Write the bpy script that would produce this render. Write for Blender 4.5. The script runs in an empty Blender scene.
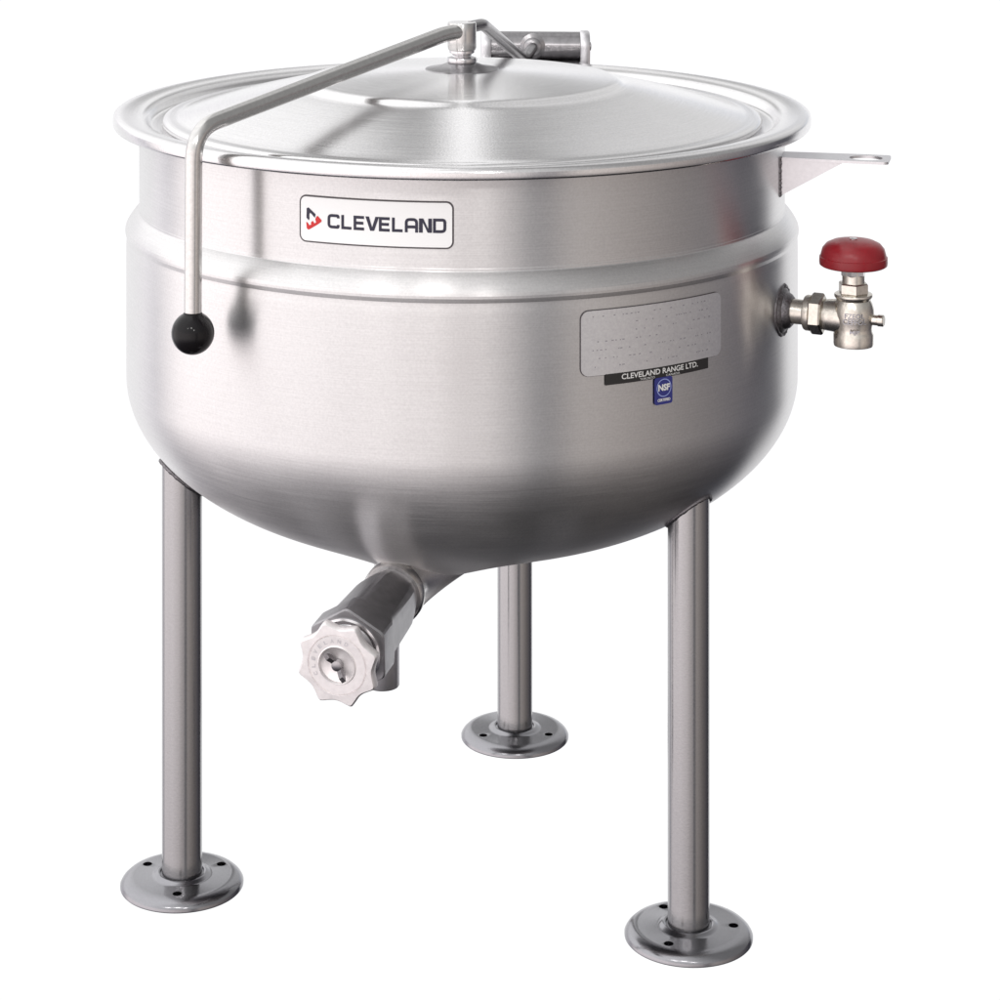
import bpy, bmesh, math, random
from math import sin, cos, pi, radians, sqrt, atan2
from mathutils import Vector, Matrix
random.seed(4)
S = bpy.context.scene
COL = S.collection

# ------------------------------------------------------------------ camera
cam_d = bpy.data.cameras.new('camera'); cam = bpy.data.objects.new('camera', cam_d); COL.objects.link(cam)
cam.location = (0, -3.26, 1.456); cam.rotation_euler = (radians(90), 0, 0)
cam_d.sensor_width = 36; cam_d.lens = 36*2.53
cam_d.shift_x = .038; cam_d.shift_y = -.783
cam_d.clip_end = 100
S.camera = cam
S.render.resolution_x = 1024; S.render.resolution_y = 1024
S.view_settings.view_transform = 'Standard'; S.view_settings.look = 'None'
S.view_settings.exposure = 0; S.view_settings.gamma = 1
try: S.view_settings.use_curve_mapping = False
except Exception: pass

# ------------------------------------------------------------------ world: made-up brightness by direction, shaped for reflections in the steel:
# white behind, bright left, dim right, dark below, narrow dark dips between
W = bpy.data.worlds.new('World'); S.world = W; W.use_nodes = True
nt = W.node_tree; nt.nodes.clear()
def N(t, typ, **kw):
    n = t.nodes.new(typ)
    for k, v in kw.items(): setattr(n, k, v)
    return n
def wire(t, v, sock):
    if isinstance(v, bpy.types.NodeSocket): t.links.new(v, sock)
    else: sock.default_value = v
def math_(t, op, a, b=0.0, c=None, clamp=False):
    n = N(t, 'ShaderNodeMath', operation=op, use_clamp=clamp)
    wire(t, a, n.inputs[0]); wire(t, b, n.inputs[1])
    if c is not None: wire(t, c, n.inputs[2])
    return n.outputs[0]
def ramp(t, fac, stops, interp='LINEAR'):
    n = N(t, 'ShaderNodeValToRGB'); r = n.color_ramp; r.interpolation = interp
    while len(r.elements) > 1: r.elements.remove(r.elements[-1])
    r.elements[0].position = stops[0][0]
    def c(v): return (v, v, v, 1) if not isinstance(v, tuple) else (*v, 1)
    r.elements[0].color = c(stops[0][1])
    for p, v in stops[1:]:
        e = r.elements.new(p); e.color = c(v)
    t.links.new(fac, n.inputs[0]); return n.outputs[0]
def mixc(t, f, a, b, typ='MIX'):
    n = N(t, 'ShaderNodeMix', data_type='RGBA', blend_type=typ)
    wire(t, f, n.inputs[0]); wire(t, a, n.inputs[6]); wire(t, b, n.inputs[7]); return n.outputs[2]
tc = N(nt, 'ShaderNodeTexCoord'); sx = N(nt, 'ShaderNodeSeparateXYZ'); nt.links.new(tc.outputs['Generated'], sx.inputs[0])
X, Y, Z = sx.outputs
az = math_(nt, 'ARCTAN2', X, math_(nt, 'MULTIPLY', Y, -1.0))          # 0 = towards the near side, + = right
azn = math_(nt, 'MULTIPLY_ADD', az, 1/(2*pi), .5)
def A(d): return (d+180)/360
side = ramp(nt, azn, [(A(-180), (1.0,1.0,1.02)), (A(-150), (.95,.92,.97)), (A(-132), (1.15,1.11,1.16)), (A(-123), (.74,.73,.78)), (A(-119), (1.15,1.10,1.12)), (A(-106), (1.82,1.71,1.71)),
    (A(-50), (1.88,1.76,1.75)), (A(-14), (1.55,1.44,1.42)), (A(4), (1.15,1.06,1.04)), (A(17), (.90,.84,.83)), (A(24), (.38,.37,.38)), (A(29), (.40,.38,.39)),
    (A(38), (.82,.75,.71)), (A(58), (.62,.56,.53)), (A(80), (.37,.335,.325)), (A(108), (.19,.18,.20)), (A(126), (.07,.07,.085)),
    (A(143), (.06,.06,.075)), (A(152), (.6,.65,.75)), (A(180), (1.0,1.0,1.02))])
top = ramp(nt, azn, [(A(-180), 1.35), (A(-179), 1.2), (A(-177.5), .45), (A(-174), .45), (A(-171), 1.15), (A(-158), 1.40), (A(-120), 1.6), (A(-60), 1.6), (A(0), 1.0), (A(60), .40), (A(120), .35), (A(148), .80), (A(166), .85), (A(171), .75), (A(174), .42), (A(177), .42), (A(178.6), 1.25), (A(180), 1.35)])
low = ramp(nt, math_(nt, 'MULTIPLY_ADD', Z, .5, .5), [(.0, (.010,.011,.014)), (.05, (.016,.017,.021)), (.12, (.036,.038,.046)), (.19, (.13,.134,.15)), (.255, (.42,.42,.44)), (.32, (.82,.82,.83)), (.39, 1.0), (1.0, 1.0)])
up = ramp(nt, math_(nt, 'MULTIPLY_ADD', Z, .5, .5), [(.56, 0.0), (.62, 1.0)])
c = mixc(nt, up, side, top)
c = mixc(nt, 1.0, c, low, 'MULTIPLY')
back = ramp(nt, math_(nt, 'ABSOLUTE', az), [(0, 0.0), (1, 0.0)])
ab = math_(nt, 'MULTIPLY', math_(nt, 'ABSOLUTE', az), 1/pi)
bk = ramp(nt, ab, [(.74, 0.0), (.78, 1.0)])
bz = ramp(nt, math_(nt, 'MULTIPLY_ADD', Z, .5, .5), [(.22, 0.0), (.25, 1.0), (.54, 1.0), (.57, 0.0)])
c = mixc(nt, math_(nt, 'MULTIPLY', bk, bz), c, (1.04, 1.04, 1.05, 1))
bg = N(nt, 'ShaderNodeBackground'); nt.links.new(c, bg.inputs[0]); bg.inputs[1].default_value = 1.0
ow = N(nt, 'ShaderNodeOutputWorld'); nt.links.new(bg.outputs[0], ow.inputs[0])

def lamp(loc, size, power, target=(0, 0, .7)):
    d = bpy.data.lights.new('studio_lamp', 'AREA'); d.size = size; d.energy = power; d.color = (1, .97, .95)
    o = bpy.data.objects.new('studio_lamp', d); COL.objects.link(o); o.location = loc
    o.rotation_euler = (Vector(target)-Vector(loc)).to_track_quat('-Z', 'Y').to_euler()
lamp((-1.7, -3.3, 3.0), .30, 7); lamp((-.5, -3.2, 3.0), .38, 9); lamp((.45, -3.6, 2.4), .25, 6)

# ------------------------------------------------------------------ materials
def mat(name, col, metal=0., rough=.5, aniso=0., spec=.5, coat=0., brushed=None, grain=.10, bump=0., bscale=300, var=0.):
    m = bpy.data.materials.new(name); m.use_nodes = True; t = m.node_tree
    p = t.nodes['Principled BSDF']
    p.inputs['Base Color'].default_value = (*col, 1); p.inputs['Metallic'].default_value = metal
    p.inputs['Roughness'].default_value = rough; p.inputs['Specular IOR Level'].default_value = spec
    p.inputs['Coat Weight'].default_value = coat
    tc = N(t, 'ShaderNodeTexCoord')
    if brushed:
        sx = N(t, 'ShaderNodeSeparateXYZ'); t.links.new(tc.outputs['Object'], sx.inputs[0])
        a = math_(t, 'ARCTAN2', sx.outputs[0], math_(t, 'MULTIPLY', sx.outputs[1], -1.0))
        rr = math_(t, 'SQRT', math_(t, 'ADD', math_(t, 'MULTIPLY', sx.outputs[0], sx.outputs[0]), math_(t, 'MULTIPLY', sx.outputs[1], sx.outputs[1])))
        cb = N(t, 'ShaderNodeCombineXYZ')
        wire(t, math_(t, 'MULTIPLY', a, brushed[0]), cb.inputs[0])
        wire(t, math_(t, 'MULTIPLY', rr, brushed[1]), cb.inputs[1])
        wire(t, math_(t, 'MULTIPLY', sx.outputs[2], brushed[1]), cb.inputs[2])
        n1 = N(t, 'ShaderNodeTexNoise'); t.links.new(cb.outputs[0], n1.inputs['Vector']); n1.inputs['Scale'].default_value = 1; n1.inputs['Detail'].default_value = 4
        n2 = N(t, 'ShaderNodeTexNoise'); t.links.new(tc.outputs['Object'], n2.inputs['Vector']); n2.inputs['Scale'].default_value = 5; n2.inputs['Detail'].default_value = 3
        n3 = N(t, 'ShaderNodeTexNoise'); t.links.new(tc.outputs['Object'], n3.inputs['Vector']); n3.inputs['Scale'].default_value = 380; n3.inputs['Detail'].default_value = 2
        s = math_(t, 'ADD', math_(t, 'MULTIPLY_ADD', n1.outputs[0], .10, rough-.115), math_(t, 'MULTIPLY', n2.outputs[0], .13))
        t.links.new(s, p.inputs['Roughness'])
        f = math_(t, 'ADD', math_(t, 'MULTIPLY', n1.outputs[0], .5), math_(t, 'MULTIPLY', n3.outputs[0], .5))
        f2 = math_(t, 'ADD', f, math_(t, 'MULTIPLY_ADD', n2.outputs[0], .5, -.25))
        cc = ramp(t, f2, [(.3, tuple(v*(1-grain) for v in col)), (.7, tuple(min(1, v*(1+grain)) for v in col))])
        t.links.new(cc, p.inputs['Base Color'])
        bp = N(t, 'ShaderNodeBump'); bp.inputs['Strength'].default_value = .12; bp.inputs['Distance'].default_value = .0006
        t.links.new(f, bp.inputs['Height']); t.links.new(bp.outputs[0], p.inputs['Normal'])
        p.inputs['Anisotropic'].default_value = aniso; p.inputs['Anisotropic Rotation'].default_value = .25
        tg = N(t, 'ShaderNodeTangent', direction_type='RADIAL', axis='Z'); t.links.new(tg.outputs[0], p.inputs['Tangent'])
    elif bump or var:
        n1 = N(t, 'ShaderNodeTexNoise'); t.links.new(tc.outputs['Object'], n1.inputs['Vector']); n1.inputs['Scale'].default_value = bscale; n1.inputs['Detail'].default_value = 4
        if bump:
            bp = N(t, 'ShaderNodeBump'); bp.inputs['Strength'].default_value = bump; bp.inputs['Distance'].default_value = .001
            t.links.new(n1.outputs[0], bp.inputs['Height']); t.links.new(bp.outputs[0], p.inputs['Normal'])
        if var:
            cc = ramp(t, n1.outputs[0], [(.3, tuple(v*(1-var) for v in col)), (.7, tuple(min(1, v*(1+var)) for v in col))])
            t.links.new(cc, p.inputs['Base Color'])
    return m
M = {}
M['vessel'] = mat('brushed_steel', (.71,.70,.70), 1, .35, .90, brushed=(5, 900))
M['rim'] = mat('rim_steel', (.72,.71,.715), 1, .20, .5, brushed=(5, 700))
M['lid'] = mat('lid_steel', (.76,.75,.755), 1, .18, .90, brushed=(4, 700))
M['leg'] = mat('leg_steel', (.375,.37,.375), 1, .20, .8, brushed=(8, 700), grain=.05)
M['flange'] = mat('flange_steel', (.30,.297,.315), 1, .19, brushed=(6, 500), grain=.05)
M['polish'] = mat('polished_steel', (.66,.65,.66), 1, .17, var=.06, bscale=60)
M['rod'] = mat('rod_steel', (.60,.59,.58), 1, .20, var=.06, bscale=200)
M['dark'] = mat('dark_steel', (.34,.33,.34), 1, .26, var=.12, bscale=120, bump=.05)
M['valve'] = mat('valve_steel', (.43,.425,.44), 1, .42, var=.10, bscale=90, bump=.05)
M['satin'] = mat('satin_cast_steel', (.90,.87,.87), .85, .48, var=.05, bscale=160, bump=.12)
M['plate'] = mat('bracket_steel', (.70,.69,.71), 1, .40, var=.04, bscale=200)
M['nickel'] = mat('nickel_plating', (.68,.64,.58), 1, .26, var=.08, bscale=250, bump=.10)
M['weld'] = mat('weld_metal', (.20,.19,.20), 1, .42, var=.3, bscale=400, bump=.5)
M['black'] = mat('black_plastic', (.010,.009,.010), 0, .10, spec=.22)
M['red'] = mat('red_plastic', (.26,.006,.013), 0, .32, bump=.05, bscale=150, var=.06)
M['white_film'] = mat('white_film', (.93,.93,.93), 0, .45)
M['navy'] = mat('dark_ink', (.020,.018,.042), 0, .5)
M['border'] = mat('border_ink', (.07,.06,.065), 0, .5)
M['redink'] = mat('red_ink', (.62,.02,.02), 0, .5)
M['blackfilm'] = mat('black_film', (.015,.014,.014), 0, .4)
M['blue'] = mat('blue_film', (.025,.03,.20), 0, .4)
M['paleblue'] = mat('pale_blue_ink', (.30,.36,.70), 0, .4)
M['ink'] = mat('white_ink', (.75,.75,.73), 0, .5)
M['etch'] = mat('etched_plate', (.90,.90,.93), 1, .44, .7, brushed=(60, 200), grain=.10)
M['etchink'] = mat('etched_marks', (.46,.45,.48), .8, .5)
M['recess'] = mat('dark_recess', (.03,.03,.03), .2, .6)

# ------------------------------------------------------------------ geometry helpers
def link(name, bm, m, parent, sharp=35, loc=None, normals=True):
    if normals: bmesh.ops.recalc_face_normals(bm, faces=bm.faces)
    me = bpy.data.meshes.new(name); bm.to_mesh(me); bm.free()
    me.materials.append(M[m]); me.shade_smooth(); me.set_sharp_from_angle(angle=radians(sharp))
    o = bpy.data.objects.new(name, me); COL.objects.link(o); o.parent = parent
    if loc: o.location = loc
    return o
def frame(axis, up=(0, 0, 1)):
    a = Vector(axis).normalized(); u = Vector(up)
    if abs(a.dot(u)) > .98: u = Vector((0, -1, 0))
    x = u.cross(a).normalized(); y = a.cross(x)      # x right, y up, a forward
    return x, y, a
def lathe(prof, origin=(0, 0, 0), axis=(0, 0, 1), seg=64, bm=None, rot=0., cap=True):
    """prof: list of (r, t) along axis"""
    bm = bm or bmesh.new(); o = Vector(origin); x, y, a = frame(axis)
    rings = []
    for r, t in prof:
        if r < 1e-6: rings.append([bm.verts.new(o+a*t)])
        else: rings.append([bm.verts.new(o+a*t+(x*cos(rot+2*pi*k/seg)+y*sin(rot+2*pi*k/seg))*r) for k in range(seg)])
    for A_, B_ in zip(rings, rings[1:]):
        for k in range(seg):
            k2 = (k+1) % seg
            if len(A_) == 1 and len(B_) == 1: continue
            if len(A_) == 1: bm.faces.new((A_[0], B_[k], B_[k2]))
            elif len(B_) == 1: bm.faces.new((A_[k], A_[k2], B_[0]))
            else: bm.faces.new((A_[k], A_[k2], B_[k2], B_[k]))
    if cap:
        if len(rings[0]) > 1: bm.faces.new(rings[0])
        if len(rings[-1]) > 1: bm.faces.new(rings[-1][::-1])
    return bm
def sweep(pts, r, seg=24, bm=None, closed=False, jitter=0):
    bm = bm or bmesh.new(); pts = [Vector(p) for p in pts]; n = len(pts); rings = []; px = None
    for i, p in enumerate(pts):
        if closed: d = pts[(i+1) % n]-pts[i-1]
        else: d = pts[min(i+1, n-1)]-pts[max(i-1, 0)]
        d.normalize()
        if px is None: px = frame(d)[0]
        px = (px-d*px.dot(d)).normalized(); py = d.cross(px)
        rr = (r[i] if isinstance(r, list) else r)*(1+random.uniform(-jitter, jitter))
        rings.append([bm.verts.new(p+(px*cos(2*pi*k/seg)+py*sin(2*pi*k/seg))*rr) for k in range(seg)])
    for i in range(n if closed else n-1):
        A_, B_ = rings[i], rings[(i+1) % n]
        for k in range(seg): bm.faces.new((A_[k], A_[(k+1) % seg], B_[(k+1) % seg], B_[k]))
    if not closed: bm.faces.new(rings[0]); bm.faces.new(rings[-1][::-1])
    return bm
def bend(pts, rad, n=10):
    """round the inner corners of a polyline"""
    P = [Vector(p) for p in pts]; out = [P[0]]
    for i in range(1, len(P)-1):
        a = (P[i-1]-P[i]).normalized(); b = (P[i+1]-P[i]).normalized()
        rr = rad[i-1] if isinstance(rad, list) else rad
        s, e = P[i]+a*rr, P[i]+b*rr
        for k in range(n+1):
            u = k/n; out.append(s*(1-u)**2+P[i]*2*u*(1-u)+e*u*u)
    out.append(P[-1]); return out
def box(bm, c, ex, ey, ez, sx, sy, sz, bev=0.):
    c = Vector(c); vs = []
    for k in (-1, 1):
        for i, j in ((-1, -1), (1, -1), (1, 1), (-1, 1)):
            vs.append(bm.verts.new(c+ex*i*sx/2+ey*j*sy/2+ez*k*sz/2))
    fs = [bm.faces.new([vs[i] for i in f]) for f in ((3,2,1,0),(4,5,6,7),(0,1,5,4),(1,2,6,5),(2,3,7,6),(3,0,4,7))]
    if bev:
        es = list({e for f in fs for e in f.edges})
        bmesh.ops.bevel(bm, geom=es, offset=bev, segments=3, affect='EDGES', profile=.5)
    return bm
def prism(loops, bm=None):
    """loft through equal length loops of points, capped"""
    bm = bm or bmesh.new(); R = [[bm.verts.new(p) for p in L] for L in loops]; n = len(R[0])
    for A_, B_ in zip(R, R[1:]):
        for k in range(n): bm.faces.new((A_[k], A_[(k+1) % n], B_[(k+1) % n], B_[k]))
    bm.faces.new(R[0][::-1]); bm.faces.new(R[-1]); return bm
def boolean(o, cutter_bm):
    me = bpy.data.meshes.new('cut'); bmesh.ops.recalc_face_normals(cutter_bm, faces=cutter_bm.faces); cutter_bm.to_mesh(me); cutter_bm.free()
    c = bpy.data.objects.new('cut', me); COL.objects.link(c); c.matrix_world = o.matrix_world
    md = o.modifiers.new('b', 'BOOLEAN'); md.operation = 'DIFFERENCE'; md.object = c; md.solver = 'EXACT'
    dg = bpy.context.evaluated_depsgraph_get(); dg.update()
    new = bpy.data.meshes.new_from_object(o.evaluated_get(dg)); o.modifiers.clear(); o.data = new
    new.shade_smooth(); new.set_sharp_from_angle(angle=radians(35))
    bpy.data.objects.remove(c)

# ------------------------------------------------------------------ the kettle
root = bpy.data.objects.new('steam_kettle', None); COL.objects.link(root)
root['label'] = 'round stainless steel steam kettle on three tubular legs, with hinged lid and red-topped valve'
root['category'] = 'kettle'

RN, RB = .4127, .429            # neck and body radius
ZC, BD = .624, .219             # dished bottom
def dish_z(r): return ZC-BD*sqrt(max(0, 1-(r/RB)**2))
prof = [(0, ZC-BD)]
for i in range(1, 61):
    a = pi/2*i/60; prof.append((RB*sin(a), ZC-BD*cos(a)))
prof += [(RB, .66), (RB, .72), (RB, .785), (.4288, .793), (.4284, .7975), (.4285, .7995), (.4292, .8015), (.4301, .8045), (.4302, .8075), (.4294, .8110), (.4276, .8145), (.4240, .8200),
         (.4190, .8262), (.4150, .8300), (.4136, .8312), (.4130, .8322), (.4130, .8345), (RN, .8352), (RN, .88), (RN, .940)]
bbm = lathe(prof, seg=288, cap=False)
for v in bbm.verts:                      # the bottom sags towards the outlet
    if v.co.z < .6:
        v.co.z -= .0165*math.exp(-((v.co.x+.040)**2+(v.co.y+.180)**2)/.070**2)
body = link('vessel', bbm, 'vessel', root, 14)
rim = [(RN-.0005, .9385), (.430, .9388), (.4425, .9392), (.4450, .9400), (.4458, .9420), (.4458, .9480), (.4448, .9515), (.4415, .9537), (.4370, .9545),
       (.4300, .9543), (.4200, .9525), (.4110, .9503), (.4060, .9480), (.4030, .9450), (.4005, .9410), (.3960, .9390), (.3850, .9380), (.372, .9378), (.372, .925), (.399, .925), (RN-.004, .920), (RN-.0005, .9385)]
rimo = link('rim', lathe(rim, seg=288, cap=False), 'rim', root, 60)

# lid
lp = [(.378, .9360), (.3830, .9385), (.3845, .9425), (.3830, .9455), (.379, .9470), (.373, .9474), (.368, .9468), (.362, .9480), (.350, .9512),
      (.300, .9645), (.240, .9785), (.222, .9823), (.214, .9838), (.2085, .9858), (.204, .9893), (.199, .9912), (.192, .9918), (.150, .9955), (.100, .9992), (.050, 1.0025), (0, 1.0035)]
lid = link('lid', lathe(lp, seg=256, cap=False), 'lid', root, 50)
link('boss_plate', lathe([(.0, 1.000), (.0470, 1.0005), (.0482, 1.0018), (.0470, 1.0034), (.030, 1.0066), (.0180, 1.0110), (.0165, 1.016), (0, 1.016)], seg=64), 'dark', lid)
link('boss_collar', lathe([(0, 1.010), (.0160, 1.010), (.0188, 1.0115), (.0196, 1.0145), (.0186, 1.0175), (.0130, 1.0190), (.0120, 1.0205), (.0135, 1.0225),
     (.0165, 1.0240), (.0165, 1.0275), (0, 1.0275)], seg=48), 'polish', lid)
hub = link('handle_hub', lathe([(0, 1.0260), (.0150, 1.0260), (.0178, 1.0280), (.0186, 1.0315), (.0186, 1.0615), (.0178, 1.0630), (0, 1.0630)], seg=48), 'rod', root, 40)

# lever handle
E1 = Vector((-.3075, -.3590, .9830)); K = Vector((-.3085, -.3600, .7500))
rod = bend([(-.001, -.006, 1.0515), (-.022, -.028, 1.0510), E1, K+Vector((0, 0, .02))], [.012, .036], 12)
lever = link('lever_handle', sweep(rod, .0101, 28), 'rod', root)
kp = [(0, .0255), (.0095, .0250), (.0112, .0222)]
kp += [(.0247*sin(a), .0247*cos(a)) for a in [radians(28+ (152)*i/24) for i in range(25)]]
link('ball_knob', lathe(kp[:-1]+[(0, -.0247)], K, seg=48, cap=False), 'black', lever, 50)

# hinge arm and spring cylinder at the back
HC = Vector((.1085, .462, .9722)); hx, hy, hz = Vector((1, .03, -.012)).normalized(), None, None
hy = Vector((0, 0, 1)).cross(hx).normalized(); hz = hx.cross(hy)
PV = HC+hx*-.006-hy*.030+hz*.002
arm = bend([(.010, .004, 1.0560), (.027, .030, 1.0565), PV+Vector((-.014, -.050, -.012)), PV], [.012, .022], 10)
hinge_arm = link('hinge_arm', sweep(arm, .0078, 20), 'dark', root)
cyl = link('spring_cylinder', lathe([(0, -.066), (.0212, -.066), (.0212, .064), (0, .064)], HC, hx, 48), 'dark', root)
for s in (-1, 1):
    bm = bmesh.new(); loops = []
    for t in (0, .002, .012, .014):
        k = .93 if t in (0, .014) else 1.; L = []
        for i in range(17):
            a = pi*i/16; L.append(HC+hx*((.0645 if s > 0 else -.0665)+s*t)+hy*(cos(a)*.0232*k)+hz*(sin(a)*.0232*k))
        L.append(HC+hx*((.0645 if s > 0 else -.0665)+s*t)-hy*.0232*k-hz*.0245*k)
        L.append(HC+hx*((.0645 if s > 0 else -.0665)+s*t)+hy*.0232*k-hz*.0245*k)
        loops.append(L)
    cap = link('end_cap', prism(loops, bm), 'plate', cyl, 40)
    if s > 0: link('cap_screw', lathe([(0, .078), (.006, .078), (.006, .081), (.003, .082), (0, .082)], HC, hx, 20), 'dark', cap)
bm = bmesh.new(); box(bm, HC-hz*.0245-hy*.002, hx, hy, hz, .128, .044, .008, .0015)
link('base_plate', bm, 'plate', cyl)
link('pivot_collar', lathe([(0, -.014), (.0165, -.014), (.0185, -.011), (.0185, -.002), (.0130, 0), (.0130, .008), (.0100, .010), (0, .010)], PV+hy*.006, -hy, 40), 'dark', hinge_arm)
bm = bmesh.new(); box(bm, Vector((.1085, .438, .9505)), Vector((1, 0, 0)), Vector((0, 1, 0)), Vector((0, 0, 1)), .150, .075, .0045, .001)
link('hinge_bracket', bm, 'dark', root)

# ------------------------------------------------------------------ decals wrapped round the vessel
def wrap(R, u, v, off): a = u/R; return Vector(((R+off)*sin(a), -(R+off)*cos(a), v))
def rrect(name, R, u0, u1, z0, z1, cr, off, m, parent, skew=0., th=.0006):
    """rounded rectangle film on the cylinder"""
    us = sorted(set([u0+(u1-u0)*i/40 for i in range(41)]+[u0+cr*(1-cos(pi/2*i/8)) for i in range(9)]+[u1-cr*(1-cos(pi/2*i/8)) for i in range(9)]))
    bm = bmesh.new(); T = []; B = []; T2 = []; B2 = []
    for u in us:
        e = min(u-u0, u1-u); dz = 0 if e >= cr else cr-sqrt(max(0, cr*cr-(cr-e)**2))
        sk = skew*(u-u0)/(u1-u0)
        T.append(bm.verts.new(wrap(R, u, z1-dz+sk, off))); B.append(bm.verts.new(wrap(R, u, z0+dz+sk, off)))
        T2.append(bm.verts.new(wrap(R, u, z1-dz+sk, off-th))); B2.append(bm.verts.new(wrap(R, u, z0+dz+sk, off-th)))
    n = len(us)
    for i in range(n-1):
        bm.faces.new((B[i], B[i+1], T[i+1], T[i])); bm.faces.new((T[i], T[i+1], T2[i+1], T2[i])); bm.faces.new((B2[i], B2[i+1], B[i+1], B[i]))
    for i in (0, n-1): bm.faces.new((B[i], T[i], T2[i], B2[i]))
    bmesh.ops.remove_doubles(bm, verts=bm.verts, dist=1e-6)
    return link(name, bm, m, parent, 30)
def poly(bm, pts, R, off):
    try: bm.faces.new([bm.verts.new(wrap(R, u, v, off)) for u, v in pts])
    except ValueError: pass
def stroke(bm, pts, w, R, off, closed=False):
    P = [Vector(p) for p in pts]; n = len(P); Ls, Rs = [], []
    for i in range(n):
        a = (P[i]-P[i-1]) if (i > 0 or closed) else (P[1]-P[0])
        b = (P[(i+1) % n]-P[i]) if (i < n-1 or closed) else (P[-1]-P[-2])
        a.normalize(); b.normalize(); na = Vector((-a.y, a.x)); nb = Vector((-b.y, b.x)); m_ = (na+nb)
        m_ = m_.normalized(); k = 1/max(.72, m_.dot(na)); m_ = m_*k*w/2
        Ls.append(bm.verts.new(wrap(R, P[i].x+m_.x, P[i].y+m_.y, off))); Rs.append(bm.verts.new(wrap(R, P[i].x-m_.x, P[i].y-m_.y, off)))
    for i in range(n if closed else n-1):
        j = (i+1) % n; bm.faces.new((Rs[i], Rs[j], Ls[j], Ls[i]))
def rc(pts, r, n=5, only=None):                    # round corners of a 2D path
    P = [Vector(p) for p in pts]; out = [tuple(P[0])]
    for i in range(1, len(P)-1):
        if only and i not in only: out.append(tuple(P[i])); continue
        a = (P[i-1]-P[i]); b = (P[i+1]-P[i]); q = min(r, a.length*.49, b.length*.49); a.normalize(); b.normalize()
        for k in range(n+1):
            u = k/n; v = (P[i]+a*q)*(1-u)**2+P[i]*2*u*(1-u)+(P[i]+b*q)*u*u; out.append(tuple(v))
    out.append(tuple(P[-1])); return out
GL = {'C': [[(1, .78), (1, 1), (0, 1), (0, 0), (1, 0), (1, .22)]], 'L': [[(0, 1.12), (0, 0), (1, 0)]],
      'E': [[(1, 1), (0, 1), (0, 0), (1, 0)], [(0, .5), (.92, .5)]], 'V': [[(0, 1), (.5, 0), (1, 1)]],
      'A': [[(0, -.12), (0, 1), (1, 1), (1, -.12)], [(0, .36), (1, .36)]], 'N': [[(0, 0), (0, 1), (1, 0), (1, 1)]],
      'D': [[(.5, 1), (1, 1), (1, 0), (0, 0), (0, 1), (.5, 1)]]}
RAD = {'C': .32, 'A': .34, 'D': .34, 'L': .0, 'E': .0, 'V': 0, 'N': 0}
# name label
lab = rrect('name_label', RN, -.1920, -.0090, .8572, .9110, .0085, .0009, 'border', root)
rrect('label_face', RN, -.1900, -.0110, .8590, .9092, .0068, .0014, 'white_film', lab)
bm = bmesh.new(); u = -.1542; h = .0150; wl = .0115; z0 = .8835-h/2
for ch in 'CLEVELAND':
    wch = wl*{'L': .92, 'E': .95, 'V': 1.12, 'A': 1.02, 'N': 1.02, 'D': 1.02}.get(ch, 1)
    if ch == 'V': u -= .0012
    if ch in 'VN':
        q = .0034/wch; sg = .0040/(.0150); P_ = ([(0, 1), (q, 1), (.5, .24), (1-q, 1), (1, 1), (.5+q*.55, 0), (.5-q*.55, 0)] if ch == 'V' else
              [(0, 0), (0, 1), (q*1.15, 1), (1-q, .27), (1-q, 1), (1, 1), (1, 0), (1-q*1.15, 0), (q, .73), (q, 0)])
        poly(bm, [(u-.0015*(1-2*x)+x*wch, z0-.0005+y*(h+.001)) for x, y in P_][::-1], RN, .0018)
    for st in ([] if ch in 'VN' else GL[ch]):
        pts = [(u+x*wch, z0+.001+y*(h-.002)) for x, y in st]
        if RAD[ch]: pts = rc(pts, RAD[ch]*wch, only=(1, 2) if ch == 'D' else None)
        stroke(bm, pts, .0033, RN, .0018)
    u += wch+.0042-(.0012 if ch in 'V' else 0)+(.0012 if ch == 'C' else 0)
link('lettering', bm, 'navy', lab, normals=False)
LX, LY = 1/12.5/795, 1/12.5/885
def lg(pts): return [(-.1920+x*LX, .9108-(y-8)*LY-(x-100)*.0000025) for x, y in pts]
bm = bmesh.new()
poly(bm, lg([(96, 172), (120, 160), (134, 172), (138, 226), (130, 252), (132, 300), (124, 324), (94, 294)])[::-1], RN, .0018)
poly(bm, lg([(134, 172), (210, 236), (202, 282), (180, 264), (160, 238), (138, 226)])[::-1], RN, .0018)
link('logo_mark', bm, 'navy', lab, normals=False)
bm = bmesh.new()
poly(bm, lg([(90, 345), (112, 356), (130, 384), (140, 430), (118, 442), (98, 428)])[::-1], RN, .0018)
poly(bm, lg([(130, 384), (154, 374), (150, 348), (172, 322), (196, 352), (215, 340), (232, 366), (140, 430)])[::-1], RN, .0018)
poly(bm, lg([(215, 340), (206, 296), (226, 256), (240, 256), (286, 304), (284, 322), (232, 366)])[::-1], RN, .0018)
link('logo_mark', bm, 'redink', lab, normals=False)

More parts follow.
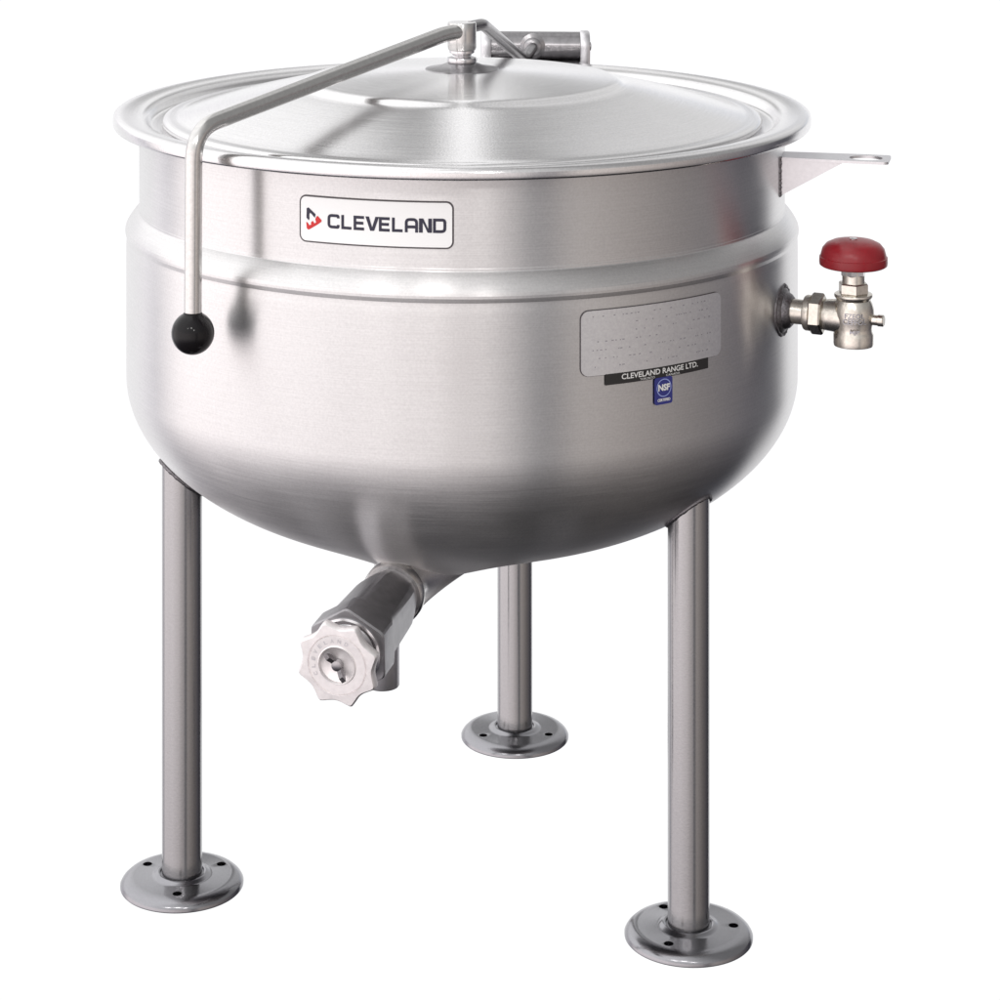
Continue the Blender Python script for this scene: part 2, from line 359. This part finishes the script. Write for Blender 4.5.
def text(name, s, size, R, uc, zc, off, m, parent, wid=None, skew=0., bold=0.):
    cu = bpy.data.curves.new('t', 'FONT'); cu.body = s; cu.size = 1; cu.align_x = 'CENTER'; cu.align_y = 'CENTER'; cu.offset = bold; cu.resolution_u = 3
    o = bpy.data.objects.new('t', cu); COL.objects.link(o); dg = bpy.context.evaluated_depsgraph_get(); dg.update()
    me = bpy.data.meshes.new_from_object(o.evaluated_get(dg)); bpy.data.objects.remove(o)
    xs = [v.co.x for v in me.vertices]; w0 = max(xs)-min(xs); kx = (wid/w0) if wid else size
    bm = bmesh.new(); bm.from_mesh(me); bpy.data.meshes.remove(me)
    for v in bm.verts: v.co = wrap(R, uc+v.co.x*kx, zc+v.co.y*size+skew*v.co.x*kx, off) if R else Vector((v.co.x*kx, v.co.y*size, 0))
    return link(name, bm, m, parent, normals=False) if R else bm
# data plate
b = RB
pl = rrect('data_plate', b, .1350, .3330, .7115, .7865, .010, .0008, 'border', root)
rrect('plate_face', b, .1360, .3340, .7120, .7855, .0095, .0013, 'etch', pl)
bm = bmesh.new(); rnd = random.Random(7)
for row in range(7):
    zz = .778-.0095*row; uu = .150
    if row in (1, 2): uu = .205
    while uu < .315:
        w_ = rnd.uniform(.001, .003)
        if rnd.random() < .45:
            poly(bm, [(uu, zz), (uu+w_, zz), (uu+w_, zz+.0013), (uu, zz+.0013)], b, .0015)
        uu += w_+rnd.uniform(.001, .006)
link('etched_text', bm, 'etchink', pl, normals=False)
st = rrect('maker_strip', b, .1655, .3115, .7000, .7125, .0004, .0016, 'blackfilm', root)
text('lettering', 'CLEVELAND RANGE LTD.', .0085, b, .2400, .7075, .0020, 'ink', st, wid=.108, bold=.02)
text('lettering', 'TORONTO', .0035, b, .2200, .7020, .0020, 'ink', st, wid=.020)
text('lettering', 'CANADA', .0035, b, .2560, .7020, .0020, 'ink', st, wid=.020)
ns = rrect('certification_sticker', b, .2300, .2550, .6695, .7005, .003, .0022, 'blue', root)
bm = bmesh.new(); stroke(bm, [(.2425+.0098*cos(2*pi*i/40), .6885+.0098*sin(2*pi*i/40)) for i in range(40)], .0011, b, .0027, closed=True)
link('emblem_ring', bm, 'paleblue', ns, normals=False)
text('lettering', 'NSF', .0098, b, .2425, .6885, .0027, 'ink', ns, wid=.0165, bold=.045)
text('lettering', 'CERTIFIED', .0042, b, .2425, .6745, .0027, 'ink', ns, wid=.0180, bold=.04)

# ------------------------------------------------------------------ legs
def make_leg(x, y, flange_rot, first=None):
    ang = atan2(y, x); rl = sqrt(x*x+y*y)
    if first is None:
        leg = link('leg', lathe([(0, .012), (.0250, .012), (.0250, .545), (0, .545)], seg=64), 'leg', root)
        # weld bead along the line where the tube meets the dish (local +X points outwards)
        pts = []
        for i in range(90):
            a = 2*pi*i/90; px_, py_ = .0262*cos(a), .0262*sin(a)
            pts.append(Vector((px_, py_, dish_z(sqrt((.3625+px_)**2+py_**2))-.0012)))
        link('weld_bead', sweep(pts, .0026, 8, closed=True, jitter=.16), 'weld', leg, 80)
        fl = link('floor_flange', lathe([(0, 0), (.0755, 0), (.0765, .0012), (.0765, .0042), (.0745, .0075), (.0705, .0110), (.0650, .0132), (.0600, .0140),
                   (.0380, .0142), (.0345, .0150), (.0320, .0172), (.0295, .0180), (.0278, .0172), (.0268, .0152), (0, .0152)], seg=96), 'flange', leg)
        bm = bmesh.new()
        for k in range(3):
            a = 2*pi*k/3; lathe([(0, .002), (.0058, .002), (.0058, .03), (0, .03)], (.0535*cos(a), .0535*sin(a), 0), seg=24, bm=bm)
        boolean(fl, bm)
    else:
        leg = first.copy(); COL.objects.link(leg)
        for ch in first.children:
            c_ = ch.copy(); COL.objects.link(c_); c_.parent = leg
            if 'flange' in ch.name: fl = c_
    leg.location = (x, y, 0); leg.rotation_euler = (0, 0, ang)
    fl.rotation_euler = (0, 0, flange_rot-ang)
    return leg
L1 = make_leg(-.349, -.106, radians(-90))
L2 = make_leg(.2705, -.240, radians(-1), L1)
L3 = make_leg(.0755, .351, radians(-28), L1)

# ------------------------------------------------------------------ lid-rest bracket on the right
ph = radians(76); er = Vector((sin(ph), -cos(ph), 0)); et = Vector((cos(ph), sin(ph), 0)); ez = Vector((0, 0, 1))
def RP(r, t, z): return er*r+et*t+ez*z
outl = []
zt = .9085
pts2 = [(.408, -.022), (.500, -.026)]
for i in range(9): a = -pi/2*(1-i/8)*1.0; pts2.append((.545-.006+.006*cos(a), -.026+.006+.006*sin(a)))
for i in range(9): a = pi/2*i/8; pts2.append((.545-.006+.006*cos(a), .026-.006+.006*sin(a)))
pts2 += [(.500, .026), (.408, .022)]
br = link('support_bracket', prism([[RP(r, t, zt-.0020) for r, t in pts2], [RP(r, t, zt+.0012) for r, t in pts2]]), 'plate', root)
cut = bmesh.new(); loops = [[], []]
for i in range(32):
    a = 2*pi*i/32
    for q in (0, 1): loops[q].append(RP(.516+.0205*cos(a), .0*1+.0165*sin(a), zt-.02+.04*q))
prism(loops, cut); boolean(br, cut)
gp = [(.409, zt-.002), (.409, zt-.046), (.414, zt-.046), (.488, zt-.0035), (.488, zt-.002)]
link('gusset', prism([[RP(r, -.0205, z) for r, z in gp], [RP(r, -.0175, z) for r, z in gp]]), 'plate', br)
link('weld_bead', sweep([RP(.4125+.0008*random.random()-.0008, -.0225, zt+.002-.050*i/40) for i in range(41)], .0020, 8, jitter=.35), 'weld', br, 80)

# ------------------------------------------------------------------ steam inlet valve on the right
ph = radians(66); er = Vector((sin(ph), -cos(ph), 0)); et = Vector((cos(ph), sin(ph), 0)); ZV = .7325
def rad(r): return er*r+ez*ZV
VC = rad(.5165)
def hexl(r, t0, t1, o, a, ch=.0012, rot=0., bm=None):
    return lathe([(0, t0), (r*.93, t0), (r, t0+ch), (r, t1-ch), (r*.93, t1), (0, t1)], o, a, 6, bm, rot)
valve = link('steam_valve', lathe([(0, -.0345), (.0180, -.0345), (.0235, -.0335), (.0240, -.0310), (.0240, -.0200), (.0225, -.0170), (.0222, -.0120), (.0240, -.0040), (.0250, .0040),
        (.0245, .0110), (.0225, .0175), (.0205, .0215), (.0212, .0232), (.0228, .0250), (.0232, .0270), (.0226, .0285), (.0215, .0290), (.0, .0290)], VC, seg=56), 'nickel', root)
link('inlet_branch', lathe([(0, -.037), (.0175, -.037), (.0185, -.0350), (.0190, -.030), (.0195, -.024), (.0215, -.012), (.0215, 0), (0, 0)], VC, er, 48), 'nickel', valve)
link('union_nut', hexl(.0248, -.0520, -.0365, VC, er, .002, rot=.35), 'nickel', valve, 25)
link('nipple', lathe([(0, -.084), (.0150, -.084), (.0150, -.060), (.0205, -.0595), (.0215, -.0575), (.0215, -.0520), (0, -.0520)], VC, er, 40), 'nickel', valve)
link('wall_boss', lathe([(0, -.016), (.0285, -.016), (.0285, -.0015), (.0270, .0015), (.0225, .0040), (.0205, .0090), (.0170, .0120), (0, .012)], rad(RB), er, 48), 'weld', root)
link('weld_bead', sweep([rad(RB-.001)+et*(.0295*cos(2*pi*i/60))+ez*(.0295*sin(2*pi*i/60))-er*(.0295*cos(2*pi*i/60))**2/(2*RB) for i in range(60)], .0028, 8, closed=True, jitter=.25), 'weld', bpy.data.objects['wall_boss'], 80)
link('bleed_stub', lathe([(0, .020), (.0062, .020), (.0062, .0300), (.0070, .0305), (.0070, .0365), (.0060, .0375), (0, .0375)], VC+ez*-.001, (er+et*.0).normalized(), 24), 'nickel', valve)
bon = link('bonnet', hexl(.0185, .0285, .0420, VC, ez, .0015, rot=.55), 'nickel', valve, 25)
link('bonnet_neck', lathe([(0, .041), (.0140, .041), (.0135, .0440), (.0135, .0560), (0, .0560)], VC, ez, 32), 'nickel', bon)
link('packing_nut', hexl(.0155, .0505, .0600, VC, ez, .001, rot=.2), 'polish', bon, 25)
wheel = link('handwheel', lathe([(0, .0640), (.0150, .0640), (.0300, .0625), (.0385, .0620), (.0405, .0635), (.0410, .0665), (.0408, .0730), (.0395, .0736), (.0390, .0765), (.0372, .0830), (.0325, .0885), (.0250, .0920), (.0140, .0938), (.0050, .0942), (0, .0942)], VC, ez, 64), 'red', valve, 30)
link('wheel_screw', lathe([(0, .0930), (.0048, .0930), (.0048, .0950), (.0035, .0956), (0, .0956)], VC, ez, 20), 'polish', wheel)
def emb(s, z, w, hgt):
    bm = text('x', s, hgt, None, 0, 0, 0, 'weld', None, wid=w, bold=.02)
    for v in bm.verts:
        a = v.co.x/.0245-.10; zz = z+v.co.y
        v.co = VC+Vector((.02545*sin(a), -.02545*cos(a), zz))
    link('cast_lettering', bm, 'etchink', valve, normals=False)
emb('FZEOL', .0060, .024, .0085); emb('CEFFOL', -.0010, .029, .0085); emb('MJP', -.0130, .012, .006)

# ------------------------------------------------------------------ draw-off valve at the bottom
SO = Vector((-.0740, -.2400, .4200)); ax = Vector((-.300, -.950, -.087)).normalized()
dx, dy, dz = frame(ax)
# the dished bottom sags into a flattened funnel that narrows to the pipe
loops = []
for i in range(29):
    t_ = .022-.192*i/28; u_ = max(0, -t_)
    w_ = .0350+.16*u_+3.4*u_*u_; h_ = .0350+.10*u_; bz_ = .3835+.08*u_+1.0*u_*u_
    p = SO+ax*t_; c_ = Vector((p.x, p.y, bz_+h_))
    loops.append([c_+dx*w_*cos(2*pi*k/96)+Vector((0, 0, 1))*h_*sin(2*pi*k/96) for k in range(96)])
neck = link('outlet_funnel', prism(loops), 'vessel', root, 50)
link('outlet_ring', lathe([(.030, .016), (.0355, .016), (.0375, .018), (.0375, .027), (.0355, .030), (.030, .030)], SO, ax, 64), 'rod', neck)
def hexring(r, t, rr=.10, n=3):
    """hexagon with softened corners, one corner pointing up"""
    P = [(r*cos(pi/2+pi/3*k), r*sin(pi/2+pi/3*k)) for k in range(6)]; out = []
    for k in range(6):
        p, a, b2 = Vector(P[k]), Vector(P[k-1]), Vector(P[(k+1) % 6])
        for i in range(n+1):
            u = i/n; q = (p+(a-p)*rr)*(1-u)**2+p*2*u*(1-u)+(p+(b2-p)*rr)*u*u
            out.append(SO+ax*t+dx*q.x+dy*q.y)
    return out
dv = link('draw_off_valve', prism([hexring(.0350, .026, .45), hexring(.0385, .040, .40), hexring(.0425, .062, .30), hexring(.0445, .132, .2), hexring(.0505, .150), hexring(.0505, .1805), hexring(.0490, .1835)]), 'valve', root, 20)
SF = SO-ax*.033
cut = lathe([(0, .196), (.0375, .196), (.0375, .23), (0, .23)], SF, ax, 64); boolean(dv, cut)
dv.data.set_sharp_from_angle(angle=radians(20))
link('bonnet_ring', lathe([(.0325, .200), (.0385, .2160), (.0395, .2180), (.0370, .2190), (.0350, .2160), (.0325, .2160)], SF, ax, 64, cap=False), 'polish', dv)
link('bonnet', lathe([(0, .196), (.0372, .196), (.0372, .2120), (.0330, .2150), (.0260, .2200), (.0150, .2240), (.0120, .2260), (.0120, .2420), (0, .2420)], SF, ax, 64), 'dark', dv)
SP = SO+ax*.062
link('spout', lathe([(0, -.0910), (.0165, -.0910), (.0185, -.0920), (.0195, -.0905), (.0195, -.010), (0, -.010)], SP, seg=48), 'plate', dv)
# lobed hand knob
bm = bmesh.new(); rings = []; NS = 160
def lob(k, sc, dt): 
    a = 2*pi*k/NS; c_ = sqrt(cos(4*a+.35)**2+.012)
    return (.0492-.0082*(c_-.11))*sc
KP = [(0, .2370, 0), (.030, .2370, 0), (.92, .2375, 1), (1.0, .2400, 1), (1.0, .2475, 1), (.955, .2500, 1)]
def ringat(r, t, l):
    out = []
    for k in range(NS):
        a = 2*pi*k/NS; rr = lob(k, r, 0) if l else r
        out.append(bm.verts.new(SF+ax*t+(dx*cos(a)+dy*sin(a))*rr))
    return out
rg = [ringat(r, t, l) for r, t, l in KP[1:]]+[ringat(r, t, 0) for r, t in ((.0350, .2502), (.0340, .2486), (.0330, .2502), (.0225, .2500), (.0215, .2514), (.0205, .2500), (.0200, .2480), (.0170, .2462), (.004, .2460))]
for A_, B_ in zip(rg, rg[1:]):
    for k in range(NS): bm.faces.new((A_[k], A_[(k+1) % NS], B_[(k+1) % NS], B_[k]))
bm.faces.new(rg[0]); bm.faces.new(rg[-1][::-1])
hk = link('hand_knob', bm, 'satin', dv, 40)
# wing nut in the middle
KC = SF+ax*.2465
wn = link('wing_nut', lathe([(0, 0), (.0062, 0), (.0058, .006), (.0030, .0068), (0, .0068)], KC, ax, 24), 'dark', hk)
for s in (-1, 1):
    d_ = (dx*(-.62)*s+dy*.78*s).normalized() if s > 0 else (dx*.55-dy*.83).normalized()
    n_ = ax.cross(d_)
    L = [[KC+d_*(.003)+n_*q+ax*.001, KC+d_*.013+n_*q+ax*.003, KC+d_*.0185+n_*q+ax*.0095, KC+d_*.0125+n_*q+ax*.0110, KC+d_*.004+n_*q+ax*.005] for q in (-.0026, .0026)]
    link('wing', prism(L), 'weld', wn)

# raised lettering round the knob face
def ring_text(txt, r, a0, a1, hgt):
    for i, ch in enumerate(txt):
        a = a0+(a1-a0)*i/(len(txt)-1)
        bm = text('x', ch, hgt, None, 0, 0, 0, 'plate', None, wid=.0042, bold=.02)
        n = Vector((cos(a), sin(a))); t = Vector((sin(a), -cos(a)))
        for v in bm.verts:
            q = n*(r+v.co.y)+t*v.co.x
            v.co = SF+ax*.25045+dx*q.x+dy*q.y
        yield bm
allb = bmesh.new()
for b_ in ring_text('CLEVELAND', .0278, radians(205), radians(65), .0062):
    me_ = bpy.data.meshes.new('t'); b_.to_mesh(me_); b_.free(); allb.from_mesh(me_); bpy.data.meshes.remove(me_)
link('raised_lettering', allb, 'plate', hk, normals=False)
